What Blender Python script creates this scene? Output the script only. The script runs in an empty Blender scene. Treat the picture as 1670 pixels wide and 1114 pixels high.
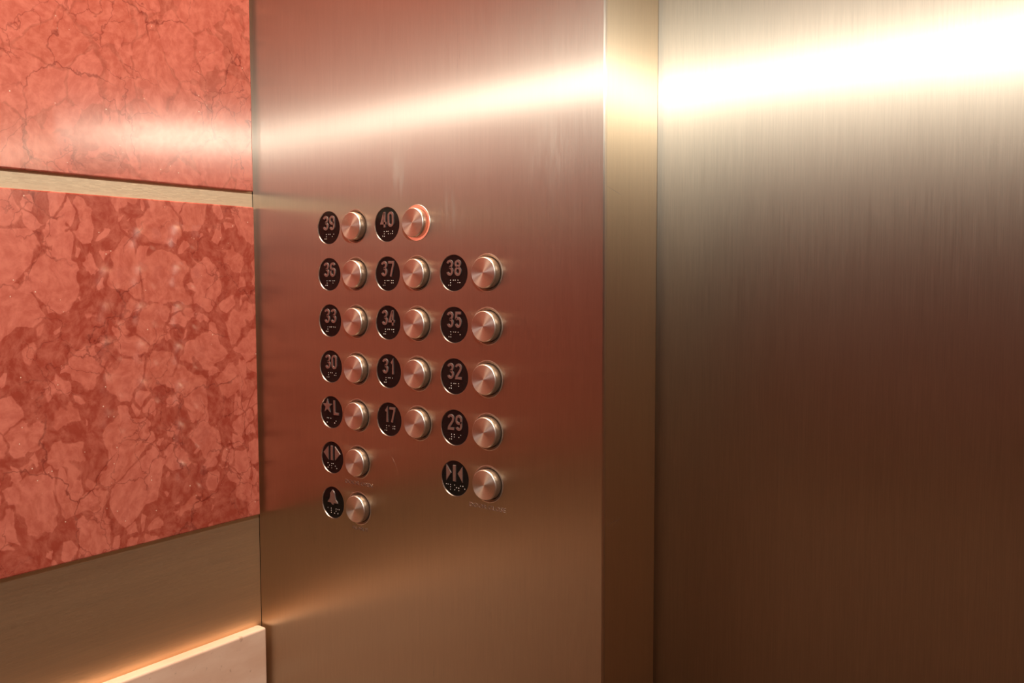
import bpy, bmesh, math, random
from mathutils import Matrix, Vector
random.seed(4)
C = bpy.context.scene.collection
sc = bpy.context.scene
# ------------------------------------------------------------------ camera
ZC = 1.33                                   # eye height above the cab floor
FPX, YAW, PITCH, ROLL = 1456.4, 0.64557, 0.06589, -0.0025
cam_d = bpy.data.cameras.new('camera'); cam = bpy.data.objects.new('camera', cam_d); C.objects.link(cam)
cam_d.sensor_fit = 'HORIZONTAL'; cam_d.sensor_width = 36; cam_d.lens = FPX/1670*36; cam_d.clip_start = .01
cy, sy = math.cos(YAW), math.sin(YAW)
fwd = Vector((-sy*math.cos(PITCH), cy*math.cos(PITCH), -math.sin(PITCH)))
rt = Vector((cy, sy, 0)); up = rt.cross(fwd)
r_ = rt*math.cos(ROLL)+up*math.sin(ROLL); u_ = -rt*math.sin(ROLL)+up*math.cos(ROLL)
m = Matrix((r_, u_, -fwd)).transposed().to_4x4(); m.translation = (0, 0, ZC); cam.matrix_world = m
sc.camera = cam
# ------------------------------------------------------------------ world, lights, exposure
w = bpy.data.worlds.new('world'); sc.world = w; w.use_nodes = True
w.node_tree.nodes['Background'].inputs[0].default_value = (1, .8, .6, 1)
w.node_tree.nodes['Background'].inputs[1].default_value = 0.0
vs = sc.view_settings; vs.view_transform = 'Standard'; vs.look = 'None'; vs.gamma = 1; vs.use_curve_mapping = False
vs.exposure = 0.0
def lamp(name, kind, loc, power, col, size=.05, rot=(0, 0, 0), size_y=None):
    d = bpy.data.lights.new(name, kind); d.energy = power; d.color = col
    if kind == 'AREA':
        d.size = size
        if size_y: d.shape = 'RECTANGLE'; d.size_y = size_y
    else: d.shadow_soft_size = size
    o = bpy.data.objects.new(name, d); o.location = loc; o.rotation_euler = rot; C.objects.link(o); return o
hl = lamp('handheld_lamp', 'SPOT', (-.084, .10, ZC+.272), 10.5, (.96, .99, .98), .02, (math.radians(84), 0, math.radians(22)))
hl.data.spot_size = math.radians(168); hl.data.spot_blend = .5
cl = lamp('ceiling_lamp', 'AREA', (-.42, .27, 2.42), 10.5, (1, .84, .66), .6, (0, 0, 0), .6)
cl.data.spread = math.radians(104)
sc.cycles.max_bounces = 6; sc.cycles.glossy_bounces = 5; sc.cycles.diffuse_bounces = 3

# ------------------------------------------------------------------ geometry constants (metres)
PY = .582                                   # front panel plane
XM = -.766                                  # face of the red stone on the left wall
XW = XM-.008                                # steel behind it
XE = -.3511                                 # free edge of the front panel
DY = .6698                                  # door plane
XR, YB, ZT = 1.45, -1.75, 2.45
zA, zB, zC_, zD = ZC+.0935, ZC+.0777, ZC-.2418, ZC-.3616

# ------------------------------------------------------------------ node helpers
def new_mat(name):
    mt = bpy.data.materials.new(name); mt.use_nodes = True
    nt = mt.node_tree; nt.nodes.clear()
    out = nt.nodes.new('ShaderNodeOutputMaterial'); b = nt.nodes.new('ShaderNodeBsdfPrincipled')
    nt.links.new(b.outputs[0], out.inputs[0]); return mt, nt, b
class N:
    def __init__(s, nt): s.nt = nt
    def put(s, inp, v):
        if v is None: return
        if isinstance(v, bpy.types.NodeSocket): s.nt.links.new(v, inp)
        else: inp.default_value = v
    def math(s, op, a, b=None, clamp=False):
        n = s.nt.nodes.new('ShaderNodeMath'); n.operation = op; n.use_clamp = clamp
        s.put(n.inputs[0], a); s.put(n.inputs[1], b); return n.outputs[0]
    def vec(s, op, a, b=None, out=0):
        n = s.nt.nodes.new('ShaderNodeVectorMath'); n.operation = op
        s.put(n.inputs[0], a); s.put(n.inputs[1], b); return n.outputs[out]
    def noise(s, v, scale, detail=3, rough=.5, out=0, dist=0):
        n = s.nt.nodes.new('ShaderNodeTexNoise'); s.put(n.inputs['Vector'], v)
        n.inputs['Scale'].default_value = scale; n.inputs['Detail'].default_value = detail
        n.inputs['Roughness'].default_value = rough; n.inputs['Distortion'].default_value = dist
        return n.outputs[out]
    def vor(s, v, scale, feature='F1', out='Distance', rnd=1, smooth=None):
        n = s.nt.nodes.new('ShaderNodeTexVoronoi'); n.feature = feature; s.put(n.inputs['Vector'], v)
        n.inputs['Scale'].default_value = scale; n.inputs['Randomness'].default_value = rnd
        if smooth is not None: n.inputs['Smoothness'].default_value = smooth
        return n.outputs[out]
    def map(s, v, a, b, c=0, d=1, kind='SMOOTHSTEP'):
        n = s.nt.nodes.new('ShaderNodeMapRange'); n.interpolation_type = kind; n.clamp = True if kind == 'LINEAR' else n.clamp
        s.put(n.inputs[0], v)
        for k, q in zip((1, 2, 3, 4), (a, b, c, d)): s.put(n.inputs[k], q)
        return n.outputs[0]
    def mix(s, f, a, b, mode='MIX'):
        n = s.nt.nodes.new('ShaderNodeMix'); n.data_type = 'RGBA'; n.blend_type = mode
        s.put(n.inputs[0], f); s.put(n.inputs[6], a); s.put(n.inputs[7], b); return n.outputs[2]
    def coord(s, name='Object'): return s.nt.nodes.new('ShaderNodeTexCoord').outputs[name]
    def geo(s, name): return s.nt.nodes.new('ShaderNodeNewGeometry').outputs[name]

def steel(name, col, rough, aniso, grain='vertical', aniso2=None, smear=None, streak=.06, rvar=.02, groove=.12, rough2=.73, tail=.6, clear=.4):
    """brushed sheet; grain runs up the wall or along it"""
    mt, nt, b = new_mat(name); g = N(nt)
    nrm = g.geo('Normal'); t = g.vec('NORMALIZE', g.vec('CROSS_PRODUCT', nrm, (0, 0, 1)))
    P = g.coord()
    if grain == 'vertical': sv = (1500, 1500, 30)
    else:
        sv = (20, 20, 1400); t = (0, 0, 1)
    fine = g.noise(g.vec('MULTIPLY', P, sv), 1, 3, .6)
    sv2 = (160, 160, 5) if grain == 'vertical' else (4, 4, 160)
    wide = g.noise(g.vec('MULTIPLY', P, sv2), 1, 3, .55)
    v = g.math('ADD', g.math('MULTIPLY', fine, .75), g.math('MULTIPLY', wide, .25))
    k = g.map(v, .3, .7, 1-streak, 1+streak*.6, 'LINEAR')
    cv = nt.nodes.new('ShaderNodeVectorMath'); cv.operation = 'SCALE'
    cv.inputs[0].default_value = col; nt.links.new(k, cv.inputs['Scale'])
    cloud = g.noise(P, 7, 3, .55)
    dr = g.math('ADD', g.map(v, .3, .7, -rvar, rvar, 'LINEAR'), g.math('MULTIPLY', g.math('SUBTRACT', cloud, .5), .06))
    for (mx_, mz_, sx_, sz_, am) in (smear or ()):
        sp_ = nt.nodes.new('ShaderNodeSeparateXYZ'); nt.links.new(P, sp_.inputs[0])
        ex = g.math('POWER', g.math('ABSOLUTE', g.math('DIVIDE', g.math('SUBTRACT', sp_.outputs[0], mx_), sx_)), 2)
        ez = g.math('POWER', g.math('ABSOLUTE', g.math('DIVIDE', g.math('SUBTRACT', sp_.outputs[2], mz_), sz_)), 2)
        mk = g.math('MULTIPLY', g.math('EXPONENT', g.math('MULTIPLY', g.math('ADD', ex, ez), -1)), g.map(g.noise(g.vec('MULTIPLY', P, (260, 1, 30)), 1, 3, .6), .38, .62))
        dr = g.math('ADD', dr, g.math('MULTIPLY', mk, am))
    # the grooves themselves: each one tilts the surface a little sideways
    wn = nt.nodes.new('ShaderNodeTexWhiteNoise'); wn.noise_dimensions = '3D'
    gs = (9000, 9000, 200) if grain == 'vertical' else (200, 200, 9000)
    nt.links.new(g.vec('SNAP', g.vec('MULTIPLY', P, gs), (1, 1, 1)), wn.inputs['Vector'])
    amt = g.math('MULTIPLY', g.math('SUBTRACT', wn.outputs['Value'], .5), groove)
    sc_ = nt.nodes.new('ShaderNodeVectorMath'); sc_.operation = 'SCALE'; g.put(sc_.inputs[0], t); nt.links.new(amt, sc_.inputs['Scale'])
    nn = g.vec('NORMALIZE', g.vec('ADD', nrm, sc_.outputs[0]))
    nt.nodes.remove(b)
    def lobe(rg, an):
        gl = nt.nodes.new('ShaderNodeBsdfAnisotropic'); gl.distribution = 'MULTI_GGX'
        nt.links.new(cv.outputs[0], gl.inputs['Color']); nt.links.new(g.math('ADD', dr, rg), gl.inputs['Roughness'])
        gl.inputs['Anisotropy'].default_value = -an; g.put(gl.inputs['Tangent'], t); nt.links.new(nn, gl.inputs['Normal'])
        return gl.outputs[0]
    def mixsh(f, a_, b_):
        mx = nt.nodes.new('ShaderNodeMixShader'); mx.inputs[0].default_value = f
        nt.links.new(a_, mx.inputs[1]); nt.links.new(b_, mx.inputs[2]); return mx
    mixs = mixsh(clear, mixsh(tail, lobe(rough, aniso), lobe(rough2, aniso2 or aniso)).outputs[0], lobe(.30, .5))
    nt.links.new(mixs.outputs[0], [n for n in nt.nodes if n.type == 'OUTPUT_MATERIAL'][0].inputs[0])
    return mt
def plain(name, col, rough=.5, metal=0, emit=None, estr=0, spec=.5, coat=0):
    mt, nt, b = new_mat(name); g = N(nt)
    n = g.noise(g.coord(), 900, 2, .5)
    c = g.mix(g.map(n, .35, .65, 0, 1, 'LINEAR'), tuple(x*.92 for x in col)+(1,), tuple(min(1, x*1.06) for x in col)+(1,))
    nt.links.new(c, b.inputs['Base Color'])
    b.inputs['Roughness'].default_value = rough; b.inputs['Metallic'].default_value = metal
    b.inputs['Specular IOR Level'].default_value = spec; b.inputs['Coat Weight'].default_value = coat
    b.inputs['Coat Roughness'].default_value = .03
    if emit: b.inputs['Emission Color'].default_value = emit+(1,); b.inputs['Emission Strength'].default_value = estr
    return mt
def spun(name, col, rough, aniso):
    """circular brushing about the part's own Y axis"""
    mt, nt, b = new_mat(name); g = N(nt)
    b.inputs['Metallic'].default_value = 1
    P = g.coord(); flat = g.vec('MULTIPLY', P, (1, 0, 1))
    rad = g.vec('NORMALIZE', flat)
    L = g.vec('LENGTH', flat, None, 1)
    nn = nt.nodes.new('ShaderNodeTexNoise'); nn.noise_dimensions = '1D'
    nt.links.new(g.math('MULTIPLY', L, 4200), nn.inputs['W']); nn.inputs['Scale'].default_value = 1; nn.inputs['Detail'].default_value = 2
    k = g.map(nn.outputs[0], .3, .7, .86, 1.08, 'LINEAR')
    cv = nt.nodes.new('ShaderNodeVectorMath'); cv.operation = 'SCALE'
    cv.inputs[0].default_value = col; nt.links.new(k, cv.inputs['Scale']); nt.links.new(cv.outputs[0], b.inputs['Base Color'])
    vt = nt.nodes.new('ShaderNodeVectorTransform'); vt.vector_type = 'VECTOR'; vt.convert_from = 'OBJECT'; vt.convert_to = 'WORLD'
    nt.links.new(rad, vt.inputs[0]); nt.links.new(vt.outputs[0], b.inputs['Tangent'])
    b.inputs['Roughness'].default_value = rough; b.inputs['Anisotropic'].default_value = aniso
    return mt

def marble(name, bias=0):
    mt, nt, b = new_mat(name); g = N(nt)
    P0 = g.vec('MULTIPLY', g.coord(), (1, 1, .9))
    def warp(p, scale, amt, det=3):
        n = g.noise(p, scale, det, .55, 1)
        return g.vec('ADD', p, g.vec('MULTIPLY', g.vec('SUBTRACT', n, (.5, .5, .5)), (amt,)*3))
    P = warp(warp(P0, 9, .055), 60, .008)
    Pf = warp(P, 220, .0022)
    # nodules: big and small cells, each with its own tone
    e1 = g.vor(Pf, 24, 'DISTANCE_TO_EDGE'); c1 = g.vor(Pf, 24, 'F1', 'Color')
    e2 = g.vor(Pf, 62, 'DISTANCE_TO_EDGE'); c2 = g.vor(Pf, 62, 'F1', 'Color')
    sep = nt.nodes.new('ShaderNodeSeparateColor'); nt.links.new(c1, sep.inputs[0])
    sep2 = nt.nodes.new('ShaderNodeSeparateColor'); nt.links.new(c2, sep2.inputs[0])
    area = g.noise(P0, 16, 3, .6)                              # where the clay matrix is wide
    wid = g.map(area, .40+bias, .66+bias, .0, .34, 'LINEAR')
    nod1 = g.map(e1, wid, g.math('ADD', wid, .035))
    wid2 = g.map(g.noise(P0, 23, 2, .5), .38, .62, .02, .30, 'LINEAR')
    nod2 = g.map(e2, wid2, g.math('ADD', wid2, .06))
    keep2 = g.map(sep2.outputs[0], .40, .42)
    nod = g.math('MAXIMUM', nod1, g.math('MULTIPLY', nod2, keep2))
    fine = g.noise(Pf, 130, 6, .62); soft = g.noise(P, 34, 4, .6)
    matrix = g.mix(soft, (.29+bias, .038+bias*.5, .022+bias*.3, 1), (.48+bias*.6, .095+bias*.5, .062+bias*.4, 1))
    tone = g.math('ADD', g.math('MULTIPLY', sep.outputs[1], .55), g.math('MULTIPLY', soft, .45))
    nodc = g.mix(tone, (.54, .125, .080, 1), (.66, .175, .125, 1))
    nodc = g.mix(g.math('MULTIPLY', g.math('MULTIPLY', nod2, keep2), .30), nodc, (.72, .20, .145, 1))
    col = g.mix(nod, matrix, nodc)
    # darker thin outline where nodule meets matrix
    rim = g.math('MULTIPLY', nod, g.math('SUBTRACT', 1, nod)); rim = g.math('MULTIPLY', rim, 1.4)
    col = g.mix(g.math('MULTIPLY', rim, .35, True), col, (.22, .02, .012, 1))
    # hairline stylolites
    Pc = warp(warp(P0, 22, .05, 4), 170, .006, 4)
    def crack(scale, w_, lo, hi, seed):
        e = g.vor(g.vec('ADD', Pc, (seed,)*3), scale, 'DISTANCE_TO_EDGE')
        ln = g.map(e, 0, w_, 1, 0); gate = g.map(g.noise(g.vec('ADD', P0, (seed*2,)*3), 14, 2, .5), lo, hi)
        return g.math('MULTIPLY', ln, gate)
    cr = g.math('MAXIMUM', crack(13, .016, .42, .55, 3.1), g.math('MULTIPLY', crack(34, .026, .48, .58, 7.7), .75))
    col = g.mix(g.math('MULTIPLY', cr, .78), col, (.16, .016, .012, 1))
    # mottling and pale calcite specks
    col = g.mix(g.map(fine, .40, .68, 0, .34, 'LINEAR'), col, (.82, .26, .18, 1))
    col = g.mix(g.map(fine, .60, .32, 0, .30, 'LINEAR'), col, (.36, .045, .024, 1))
    sp = g.math('MULTIPLY', g.map(g.vor(P0, 150, 'F1'), .10, .05), g.map(g.noise(P0, 30, 2, .5), .56, .60))
    col = g.mix(sp, col, (.90, .62, .48, 1))
    nt.links.new(col, b.inputs['Base Color'])
    b.inputs['Roughness'].default_value = .07
    b.inputs['IOR'].default_value = 2.0
    return mt
def cream_stone(name):
    mt, nt, b = new_mat(name); g = N(nt); P = g.coord()
    n = g.noise(g.vec('MULTIPLY', P, (8, 8, 26)), 1, 5, .6); f = g.noise(P, 120, 5, .6)
    col = g.mix(g.map(n, .35, .65, 0, 1), (.80, .50, .36, 1), (.90, .62, .47, 1))
    col = g.mix(g.map(f, .62, .74, 0, .5), col, (.42, .20, .12, 1))
    nt.links.new(col, b.inputs['Base Color']); b.inputs['Roughness'].default_value = .28
    return mt
M = {}
M['panel'] = steel('brushed_steel_panel', (.77, .645, .50), .41, .84, aniso2=.79, clear=.52,
                   smear=((-.565, ZC+.098, .010, .020, .14), (-.505, ZC+.060, .012, .016, .10), (-.40, ZC+.10, .02, .03, .05)))
M['door'] = steel('brushed_steel_door', (.78, .65, .49), .44, .86, aniso2=.80, rough2=.77, streak=.08, clear=.03, tail=.78)
M['jamb'] = steel('brushed_steel_jamb', (.82, .66, .46), .37, .80)
M['side'] = steel('brushed_steel_side', (.93, .73, .50), .68, .46, 'horizontal', clear=.1)
M['marble'] = marble('red_marble'); M['marble_upper'] = marble('red_marble_pale', .09)
M['cream'] = cream_stone('cream_stone')
M['sideshade'] = plain('shaded_turned_steel', (.50, .39, .31), .42, 1)  # turned steel darkened in colour: painted shade for cap sides and bezel recesses
M['rim'] = plain('polished_rim', (.62, .50, .42), .32, 1)
M['cap'] = spun('spun_steel', (.74, .62, .52), .44, .80)
M['capside'] = plain('turned_steel', (.76, .64, .54), .40, 1)
M['black'] = plain('black_plate', (.006, .005, .005), .10, 0, spec=.35)
M['numeral'] = plain('satin_numeral', (.42, .33, .30), .50, 1)
M['dot'] = plain('bright_dot', (.75, .70, .64), .35, 1)
M['lit'] = plain('lit_ring', (.80, .22, .13), .4, 0, (1, .25, .14), .62)
M['dark'] = plain('dark_gap', (.02, .015, .012), .7)
M['floor'] = plain('brown_floor', (.15, .07, .035), .35)
M['ceil'] = plain('ceiling_paint', (.60, .50, .42), .5)

# ------------------------------------------------------------------ mesh helpers
def link(name, me, mat, parent=None, loc=None, smooth=False, kind=None):
    me.name = name
    if mat is not None:
        me.materials.clear(); me.materials.append(mat)
    o = bpy.data.objects.new(name, me); C.objects.link(o)
    if smooth == True:
        for p in me.polygons: p.use_smooth = True
        me.set_sharp_from_angle(angle=math.radians(32))
    if parent: o.parent = parent
    if loc: o.location = loc
    if kind: o['kind'] = kind
    return o
def bm_me(bm):
    bmesh.ops.recalc_face_normals(bm, faces=bm.faces)
    me = bpy.data.meshes.new('m'); bm.to_mesh(me); bm.free(); return me
def box_me(x0, x1, y0, y1, z0, z1, bev=0, seg=3):
    bm = bmesh.new(); bmesh.ops.create_cube(bm, size=1)
    bmesh.ops.scale(bm, vec=(x1-x0, y1-y0, z1-z0), verts=bm.verts)
    bmesh.ops.translate(bm, vec=((x0+x1)/2, (y0+y1)/2, (z0+z1)/2), verts=bm.verts)
    if bev: bmesh.ops.bevel(bm, geom=bm.edges[:], offset=bev, segments=seg, profile=.5, affect='EDGES')
    return bm_me(bm)
def struct(name, mat, *a, **k): return link(name, box_me(*a, **k), mat, kind='structure')
def lathe_me(prof, n=72, close_end=False):
    """prof: (radius, height); height grows towards the viewer (-Y)"""
    bm = bmesh.new(); rings = []
    for r, h in prof:
        if r < 1e-7: rings.append([bm.verts.new((0, -h, 0))])
        else: rings.append([bm.verts.new((r*math.cos(2*math.pi*i/n), -h, r*math.sin(2*math.pi*i/n))) for i in range(n)])
    for a, b_ in zip(rings, rings[1:]):
        for i in range(n):
            j = (i+1) % n
            if len(b_) == 1: bm.faces.new((a[i], a[j], b_[0]))
            elif len(a) == 1: bm.faces.new((a[0], b_[j], b_[i]))
            else: bm.faces.new((a[i], a[j], b_[j], b_[i]))
    return bm_me(bm)

# ------------------------------------------------------------------ positions on the panel
X = (-.65807, -.57997, -.50087); Z0, DZ = ZC+.05275, .04448; BX = .0369
ROWS = [('39', '40', None), ('36', '37', '38'), ('33', '34', '35'), ('30', '31', '32'),
        ('star', '17', '29'), ('open', None, 'close'), ('bell', None, None)]
spots = [(t, X[c], Z0-r*DZ, r, c) for r, row in enumerate(ROWS) for c, t in enumerate(row) if t]

# ------------------------------------------------------------------ the cab
wf = link('wall_front', box_me(XW, XE, PY, PY+.004, 0, ZT, bev=.0014), M['panel'], kind='structure')
bm = bmesh.new()
for t, x, z, r, c in spots:
    for xx, rad in ((x, .01590), (x+BX, .01615)):
        mt_ = Matrix.Translation((xx, PY+.002, z)) @ Matrix.Rotation(math.pi/2, 4, 'X')
        bmesh.ops.create_cone(bm, cap_ends=True, segments=72, radius1=rad, radius2=rad, depth=.02, matrix=mt_)
cut = bpy.data.objects.new('cutter', bm_me(bm)); C.objects.link(cut)
md = wf.modifiers.new('b', 'BOOLEAN'); md.object = cut; md.operation = 'DIFFERENCE'; md.solver = 'EXACT'
dg = bpy.context.evaluated_depsgraph_get()
me = bpy.data.meshes.new_from_object(wf.evaluated_get(dg)); wf.modifiers.clear()
me.materials.clear(); me.materials.append(M['panel']); wf.data = me; me.name = 'wall_front'
cm = cut.data; bpy.data.objects.remove(cut); bpy.data.meshes.remove(cm)
struct('trim_1', M['jamb'], XE-.02, XE-.0004, PY+.004, DY-.004, 0, ZT)           # return beside the door
struct('trim_2', M['dark'], XW, XE-.022, PY+.012, PY+.016, 0, ZT)                # backing behind the push buttons
# the door skin is a thin sheet that bows a little at chest height
bm = bmesh.new(); nz = 96; cols = []
def bow(z): return .0038*.5*(1-math.erf((z-1.50)/.2))
for x_, front in ((XE-.03, 1), (XR, 1), (XR, 0), (XE-.03, 0)):
    cols.append([bm.verts.new((x_, DY+(bow(z) if front else .035), z)) for z in [i*(ZT-.05)/nz for i in range(nz+1)]])
for k in range(4):
    a, b_ = cols[k], cols[(k+1) % 4]
    for i in range(nz): bm.faces.new((a[i], b_[i], b_[i+1], a[i+1]))
bm.faces.new([c[0] for c in cols]); bm.faces.new([c[-1] for c in cols])
link('door_1', bm_me(bm), M['door'], smooth=True, kind='structure')
struct('trim_3', M['jamb'], XE-.02, XR, DY-.09, DY+.035, ZT-.05, ZT)
struct('wall_left', M['side'], XW-.02, XW, YB, PY, 0, ZT)
g_ = .0042
def slab(name, label, mat, x0, x1, y0, y1, z0, z1):
    o = link(name, box_me(x0, x1, y0, y1, z0, z1, bev=.0012), M[mat])
    o['label'] = label; o['category'] = 'marble panel'; o['group'] = 'red marble wall panels'; return o
slab('marble_panel', 'polished red marble panel above the brushed metal strip on the left wall', 'marble_upper', XW+.001, XM, YB+.02, PY-g_, zA, ZT-.1)
slab('marble_panel', 'polished red marble panel below the brushed metal strip on the left wall', 'marble', XW+.001, XM, YB+.02, PY-g_, zC_, zB)
link('baseboard_left', box_me(XW, XM+.006, YB+.02, PY-g_, 0.0, zD, bev=.0022), M['cream'], kind='structure')
# right and rear walls, floor, ceiling: behind the viewer, they are what the steel reflects
struct('wall_right', M['side'], XR, XR+.02, YB, DY, 0, ZT)
struct('wall_back', M['side'], XW, XR, YB-.02, YB, 0, ZT)
struct('floor', M['floor'], XW-.02, XR+.02, YB-.02, DY+.03, -.03, 0)
struct('ceiling', M['ceil'], XW-.02, XR+.02, YB-.02, DY+.03, ZT, ZT+.03)
def struct_stone(name, x0, x1, y0, y1, z0, z1, mat='marble'):
    link(name, box_me(x0, x1, y0, y1, z0, z1, bev=.0012), M[mat], kind='structure')
struct_stone('trim_4', XR-.01, XR, YB+.02, PY, zA, ZT-.1); struct_stone('trim_5', XR-.01, XR, YB+.02, PY, zC_, zB)
struct_stone('trim_6', XM+.01, XR-.012, YB, YB+.01, zA, ZT-.1); struct_stone('trim_7', XM+.01, XR-.012, YB, YB+.01, zC_, zB)
struct_stone('baseboard_right', XR-.016, XR, YB+.02, PY, 0, zD, 'cream'); struct_stone('baseboard_back', XM+.01, XR-.018, YB, YB+.016, 0, zD, 'cream')

# ------------------------------------------------------------------ numerals drawn as strokes (millimetres)
def arc(cx, cz, rx, rz, a0, a1, n=14):
    return [(cx+rx*math.cos(math.radians(a0+(a1-a0)*i/n)), cz+rz*math.sin(math.radians(a0+(a1-a0)*i/n))) for i in range(n+1)]
W, H = 5.3, 11.6                            # centre-line box of a digit
DIG = {
 '0': [arc(W/2, H-W/2, W/2, W/2, 0, 180)+arc(W/2, W/2, W/2, W/2, 180, 360)+[(W, H-W/2)]],
 '1': [[(1.2, H-2.7), (2.3, H-2.1), (3.3, H-.2), (3.3, -1.2)]],
 '2': [arc(W/2, H-W/2, W/2, W/2, 165, -10, 16)+[(W-.5, H-4.6), (.5, 1.6), (.2, 0), (W+1.0, 0)]],
 '3': [arc(W/2, H-W/2+.1, W/2-.1, W/2-.1, 165, -60, 16)+[(2.4, H/2+.3)], [(2.4, H/2+.3)]+arc(W/2, W/2+.25, W/2, W/2+.25, 62, -165, 18)],
 '4': [[(W+1.1, 2.6), (-.2, 2.6), (3.4, H+.3)], [(3.9, H+1.1), (3.9, -1.2)]],
 '5': [[(W+.7, H), (.7, H), (.35, 6.1)], arc(W/2, W/2+.9, W/2, W/2+.9, 140, -160, 18)],
 '6': [arc(W/2, H-W/2, W/2, W/2, 20, 180, 12)+[(0, W/2)]+arc(W/2, W/2, W/2, W/2, 180, 360, 14)+[(W, 3.9)]+arc(W/2, 3.9, W/2, W/2, 0, 165, 12)],
 '7': [[(-1.0, H), (W, H), (W-.2, H-2.4), (2.0, -1.2)]],
 '8': [arc(W/2, H-W/2+.25, W/2-.25, W/2-.35, -90, 270, 24), arc(W/2, W/2+.1, W/2, W/2+.35, 90, 450, 26)],
 '9': [arc(W/2, W/2, W/2, W/2, 200, 360, 12)+[(W, H-W/2)]+arc(W/2, H-W/2, W/2, W/2, 0, 180, 14)+[(0, H-3.9)]+arc(W/2, H-3.9, W/2, W/2, 180, 345, 12)],
 'L': [[(1.3, H+1.3), (1.3, 0), (7.6, 0)]],
}
def ribbon(bm, pts, hw, h0, h1):
    q = [pts[0]]
    for p in pts[1:]:
        if math.hypot(p[0]-q[-1][0], p[1]-q[-1][1]) > 1e-3: q.append(p)
    n = len(q); closed = math.hypot(q[0][0]-q[-1][0], q[0][1]-q[-1][1]) < 1e-2
    L = []; R_ = []
    for i in range(n):
        a = q[i-1] if i else (q[-2] if closed else None); b_ = q[i+1] if i < n-1 else (q[1] if closed else None)
        d0 = Vector((q[i][0]-a[0], q[i][1]-a[1])).normalized() if a else None
        d1 = Vector((b_[0]-q[i][0], b_[1]-q[i][1])).normalized() if b_ else None
        d0 = d0 or d1; d1 = d1 or d0
        t = d0+d1
        t = t.normalized() if t.length > 1e-4 else d0
        nn = Vector((-t.y, t.x)); k = hw/max(.45, nn.dot(Vector((-d0.y, d0.x))))
        L.append((q[i][0]+nn.x*k, q[i][1]+nn.y*k)); R_.append((q[i][0]-nn.x*k, q[i][1]-nn.y*k))
    loop(bm, L, R_, h0, h1)
def loop(bm, L, R_, h0, h1):
    def V(p, h): return bm.verts.new((p[0]*.001, -h*.001, p[1]*.001))
    c = [(sum(p[0] for p in (a, b_))/2, sum(p[1] for p in (a, b_))/2) for a, b_ in zip(L, R_)]
    ins = .86
    def inn(p, o): return (o[0]+(p[0]-o[0])*ins, o[1]+(p[1]-o[1])*ins)
    lb = [V(p, h0) for p in L]; lt = [V(inn(p, o), h1) for p, o in zip(L, c)]
    rb = [V(p, h0) for p in R_]; rtp = [V(inn(p, o), h1) for p, o in zip(R_, c)]
    for i in range(len(L)-1):
        for s in ((lb, lt), (lt, rtp), (rtp, rb)):
            bm.faces.new((s[0][i], s[0][i+1], s[1][i+1], s[1][i]))
    for i in (0, -1): bm.faces.new((lb[i], lt[i], rtp[i], rb[i]))
def poly(bm, pts, h0, h1):
    cx = sum(p[0] for p in pts)/len(pts); cz = sum(p[1] for p in pts)/len(pts)
    lo = [bm.verts.new((p[0]*.001, -h0*.001, p[1]*.001)) for p in pts]
    hi = [bm.verts.new(((cx+(p[0]-cx)*.95)*.001, -h1*.001, (cz+(p[1]-cz)*.95)*.001)) for p in pts]
    bm.faces.new(hi)
    for i in range(len(pts)): j = (i+1) % len(pts); bm.faces.new((lo[i], lo[j], hi[j], hi[i]))
HB, HT = -.85, .0                           # numeral foot and top, mm from the panel face
def numeral(t):
    bm = bmesh.new(); zb = -1.3
    if t.isdigit():
        for k, ch in enumerate(t):
            ox = -8.0+(9.0 if k else 0)+1.0
            if t == '17': ox += 1.2 if k == 0 else -.6
            for st in DIG[ch]: ribbon(bm, [(x+ox, z+zb) for x, z in st], 1.15, HB, HT)
    elif t == 'star':
        pts = []
        for i in range(10):
            r = 7.4 if i % 2 == 0 else 3.0; a = math.radians(90+36*i); pts.append((-6.0+r*math.cos(a)*.95, 5.6+r*math.sin(a)))
        poly(bm, pts, HB, HT)
        for st in DIG['L']: ribbon(bm, [(x+2.6, z+zb) for x, z in st], 1.25, HB, HT)
    elif t == 'open':
        poly(bm, [(-12.6, 4.2), (-5.3, 11.2), (-5.3, -2.8)], HB, HT); poly(bm, [(11.2, 4.2), (3.9, -2.8), (3.9, 11.2)], HB, HT)
        poly(bm, [(-2.2, -2.9), (-2.2, 11.6), (.9, 11.6), (.9, -2.9)], HB, HT)
    elif t == 'close':
        poly(bm, [(-10, 11.6), (-10, -3), (-4.4, 4.6)], HB, HT); poly(bm, [(8.6, -3), (8.6, 11.6), (3.0, 4.6)], HB, HT)
        poly(bm, [(-2.3, -3), (-2.3, 11.6), (.9, 11.6), (.9, -3)], HB, HT)
    else:
        half = [(0, 12.4), (1.0, 12.2), (1.5, 11.3), (2.5, 10.4), (3.2, 8.6), (3.7, 5.4), (4.6, 2.8), (7.0, .6), (7.2, -.6), (1.9, -.6), (1.6, -1.8), (.6, -2.4)]
        pts = half+[(-x, z) for x, z in reversed(half[1:])]
        poly(bm, [(x-.6, z) for x, z in pts], HB, HT)
    return bm_me(bm)
BR = {c: d for c, d in zip('abcdefghij', ('1', '12', '14', '145', '15', '124', '1245', '125', '24', '245'))}
BR.update({'#': '3456', 'o': '135', 'p': '1234', 'EN': '26', 'l': '123', 's': '234', 'AR': '345', 'm': '134', 'IN': '35'})
DG = dict(zip('1234567890', 'abcdefghij'))
CELLS = {'star': ['m', 'a', 'IN'], 'open': ['o', 'p', 'EN'], 'close': list('close'), 'bell': ['a', 'l', 'AR', 'm']}
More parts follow.
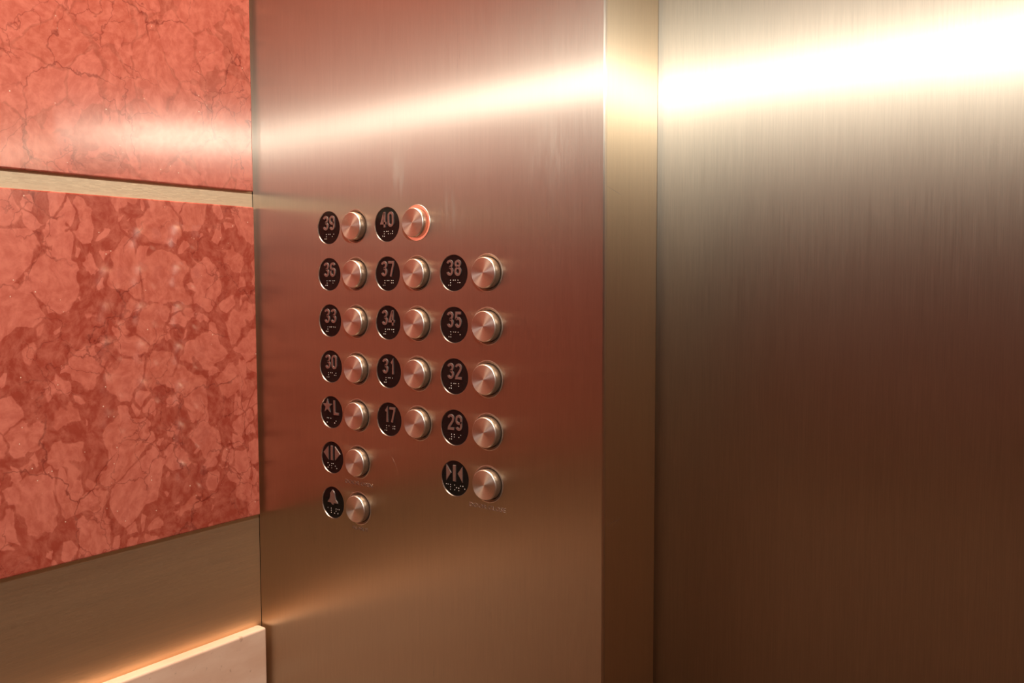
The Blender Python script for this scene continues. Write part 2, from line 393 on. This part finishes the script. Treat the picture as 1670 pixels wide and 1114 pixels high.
def braille(t):
    cells = CELLS.get(t) or ['#']+[DG[c] for c in t]
    pitch = 4.7 if len(cells) > 3 else 5.2; bm = bmesh.new(); x0 = -pitch*(len(cells)-1)/2-1.0
    if t in ('open', 'star'): x0 -= .8
    for k, c in enumerate(cells):
        for d in BR[c]:
            d = int(d)-1; x = x0+k*pitch+(d//3)*2.1; z = -6.2-(d % 3)*2.15
            bmesh.ops.create_uvsphere(bm, u_segments=10, v_segments=6, radius=.00043, matrix=Matrix.Translation((x*.001, .00080, z*.001)) @ Matrix.Diagonal((1, .9, 1, 1)))
    return bm_me(bm)

# ------------------------------------------------------------------ plates and buttons
mm = lambda pr: [(r*.001, h*.001) for r, h in pr]
face_me = lathe_me(mm([(15.45, -.95), (15.4, -.85), (0, -.85)]))
rim_me = lathe_me(mm([(15.85, -3.5), (15.85, -.02), (15.74, -.02), (15.34, -.86), (15.32, -1.6)]))
bez_me = lathe_me(mm([(16.05, -3.5), (16.05, .02), (15.85, .14), (15.55, .14), (15.25, -.1), (14.9, -.6), (14.0, -1.0), (13.5, -1.4), (13.3, -3.5)]))
side_me = lathe_me(mm([(13.0, -3.5), (13.0, 4.6), (12.9, 5.0), (12.45, 5.75), (12.25, 5.9)]))
cap_me = lathe_me(mm([(12.25, 5.9), (11.8, 5.92), (6, 5.96), (1.0, 5.98), (.0, 5.98)]))
litb_me = lathe_me(mm([(15.6, .25), (14.9, -.1), (14.0, -.4), (13.5, -.6), (13.1, -.8)]))
litf_me = lathe_me(mm([(16.05, -3.5), (16.05, .15), (15.85, .35), (15.65, .35), (15.6, .25), (15.55, -3.5)]))
for q in (face_me, rim_me, bez_me, side_me, cap_me, litb_me, litf_me):
    for p in q.polygons: p.use_smooth = True
    q.set_sharp_from_angle(angle=math.radians(32))
for q, mt_ in ((face_me, 'black'), (rim_me, 'rim'), (bez_me, 'capside'), (side_me, 'capside'), (cap_me, 'cap'), (litb_me, 'lit'), (litf_me, 'capside')):
    q.materials.append(M[mt_])
side_me.materials.append(M['sideshade']); bez_me.materials.append(M['sideshade'])
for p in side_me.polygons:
    if p.center.y > -.0049: p.material_index = 1  # shade painted on the cap wall; the chamfer keeps the bright steel
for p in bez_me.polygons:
    if math.hypot(p.center.x, p.center.z) < .0151: p.material_index = 1  # recess inside the lip painted darker, as if in shadow
def child(name, me, parent): o = bpy.data.objects.new(name, me); C.objects.link(o); o.parent = parent; return o
NAMES = {'star': 'a star and the letter L', 'open': 'the door open arrows pointing outward', 'close': 'the door close arrows pointing inward', 'bell': 'a bell'}
SHORT = {'star': 'star L', 'open': 'door open', 'close': 'door close', 'bell': 'bell'}
for t, x, z, r, c in spots:
    pl = bpy.data.objects.new('number_plate' if t.isdigit() or t == 'star' else 'symbol_plate', None); C.objects.link(pl); pl.location = (x, PY, z)
    pl.empty_display_size = .01
    what = 'the raised number '+t if t.isdigit() else NAMES[t]
    pl['label'] = 'round black plate with '+what+' and braille on the steel panel'
    pl['category'] = 'button plate'; pl['group'] = 'round black plates on the steel panel'
    pf = child('plate_face', face_me, pl); child('rim', rim_me, pl)
    link('numeral' if pl.name.startswith('number') else 'symbol', numeral(t), M['numeral'], pf)
    link('braille', braille(t), M['dot'], pf, smooth=True)
    bt = bpy.data.objects.new('push_button', None); C.objects.link(bt); bt.location = (x+BX, PY, z); bt.empty_display_size = .01
    bt['label'] = ('round steel push button with glowing red ring beside the 40 plate' if t == '40' else
                   'round spun steel push button right of the '+(t if t.isdigit() else SHORT[t])+' plate')
    bt['category'] = 'push button'; bt['group'] = 'round steel push buttons on the panel'
    if t == '40':
        child('bezel', litf_me, bt); o = child('light_ring', litb_me, bt); o['label'] = 'glowing red light ring'
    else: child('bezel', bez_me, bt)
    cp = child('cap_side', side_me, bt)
    f = child('cap', cap_me, bt); f.rotation_euler = (0, random.uniform(0, 6), 0)

# ------------------------------------------------------------------ raised captions under three buttons
def caption(text, x, z, wid, hgt):
    cu = bpy.data.curves.new('t', 'FONT'); cu.body = text; cu.size = 1; cu.align_x = 'CENTER'; cu.align_y = 'CENTER'; cu.extrude = .04; cu.resolution_u = 3
    o = bpy.data.objects.new('t', cu); C.objects.link(o)
    me = bpy.data.meshes.new_from_object(o.evaluated_get(bpy.context.evaluated_depsgraph_get()))
    bpy.data.objects.remove(o); bpy.data.curves.remove(cu)
    xs = [v.co.x for v in me.vertices]; ys = [v.co.y for v in me.vertices]; sx = wid/(max(xs)-min(xs)); sy_ = hgt/(max(ys)-min(ys))
    mx = (max(xs)+min(xs))/2; my = (max(ys)+min(ys))/2
    for v in me.vertices:
        a, b_, c_ = v.co; v.co = ((a-mx)*sx, -.0001-c_*.003, (b_-my)*sy_)
    link('raised_lettering', me, M['numeral'], wf, (x, PY, z))
caption('DOOR OPEN', X[0]+BX, Z0-5*DZ-.0205, .037, .0036)
caption('ALARM', X[0]+BX, Z0-6*DZ-.0195, .021, .0034)
caption('DOOR CLOSE', X[2]+BX-.001, Z0-5*DZ-.0200, .039, .0036)

# ------------------------------------------------------------------ hairline scratches in the steel
def scratch(pts, on, parent, wid=.00022):
    """on 'y': points (x, z) on the panel; on 'x': points (y, z) on the return beside the door"""
    bm = bmesh.new(); L = []
    for i, (a, z) in enumerate(pts):
        wd = wid*(1 if 0 < i < len(pts)-1 else .3)
        for s_ in (-1, 1):
            for h in (.00002, -.0001):
                L.append(bm.verts.new((a, PY-h, ZC+z+s_*wd) if on == 'y' else (XE+h-.0004, a, ZC+z+s_*wd)))
    for i in range(len(pts)-1):
        k = i*4
        for q in ((0, 1, 5, 4), (1, 3, 7, 5), (3, 2, 6, 7), (2, 0, 4, 6)): bm.faces.new([L[k+j] for j in q])
    link('scratch', bm_me(bm), M['rim'], parent)
tr = bpy.data.objects['trim_1']
scratch([(-.5764, -.160), (-.5723, -.1665), (-.5687, -.1755)], 'y', wf)
scratch([(-.3640, -.0440), (-.3600, -.0437), (-.3530, -.0429)], 'y', wf)
scratch([(.5860, .0726), (.5960, .0702), (.6077, .0674)], 'x', tr)
scratch([(.5870, -.1885), (.5990, -.1870), (.6070, -.1880), (.6154, -.1915)][:3], 'x', tr)
scratch([(.5960, -.1920), (.6040, -.1880), (.6130, -.1862)], 'x', tr)
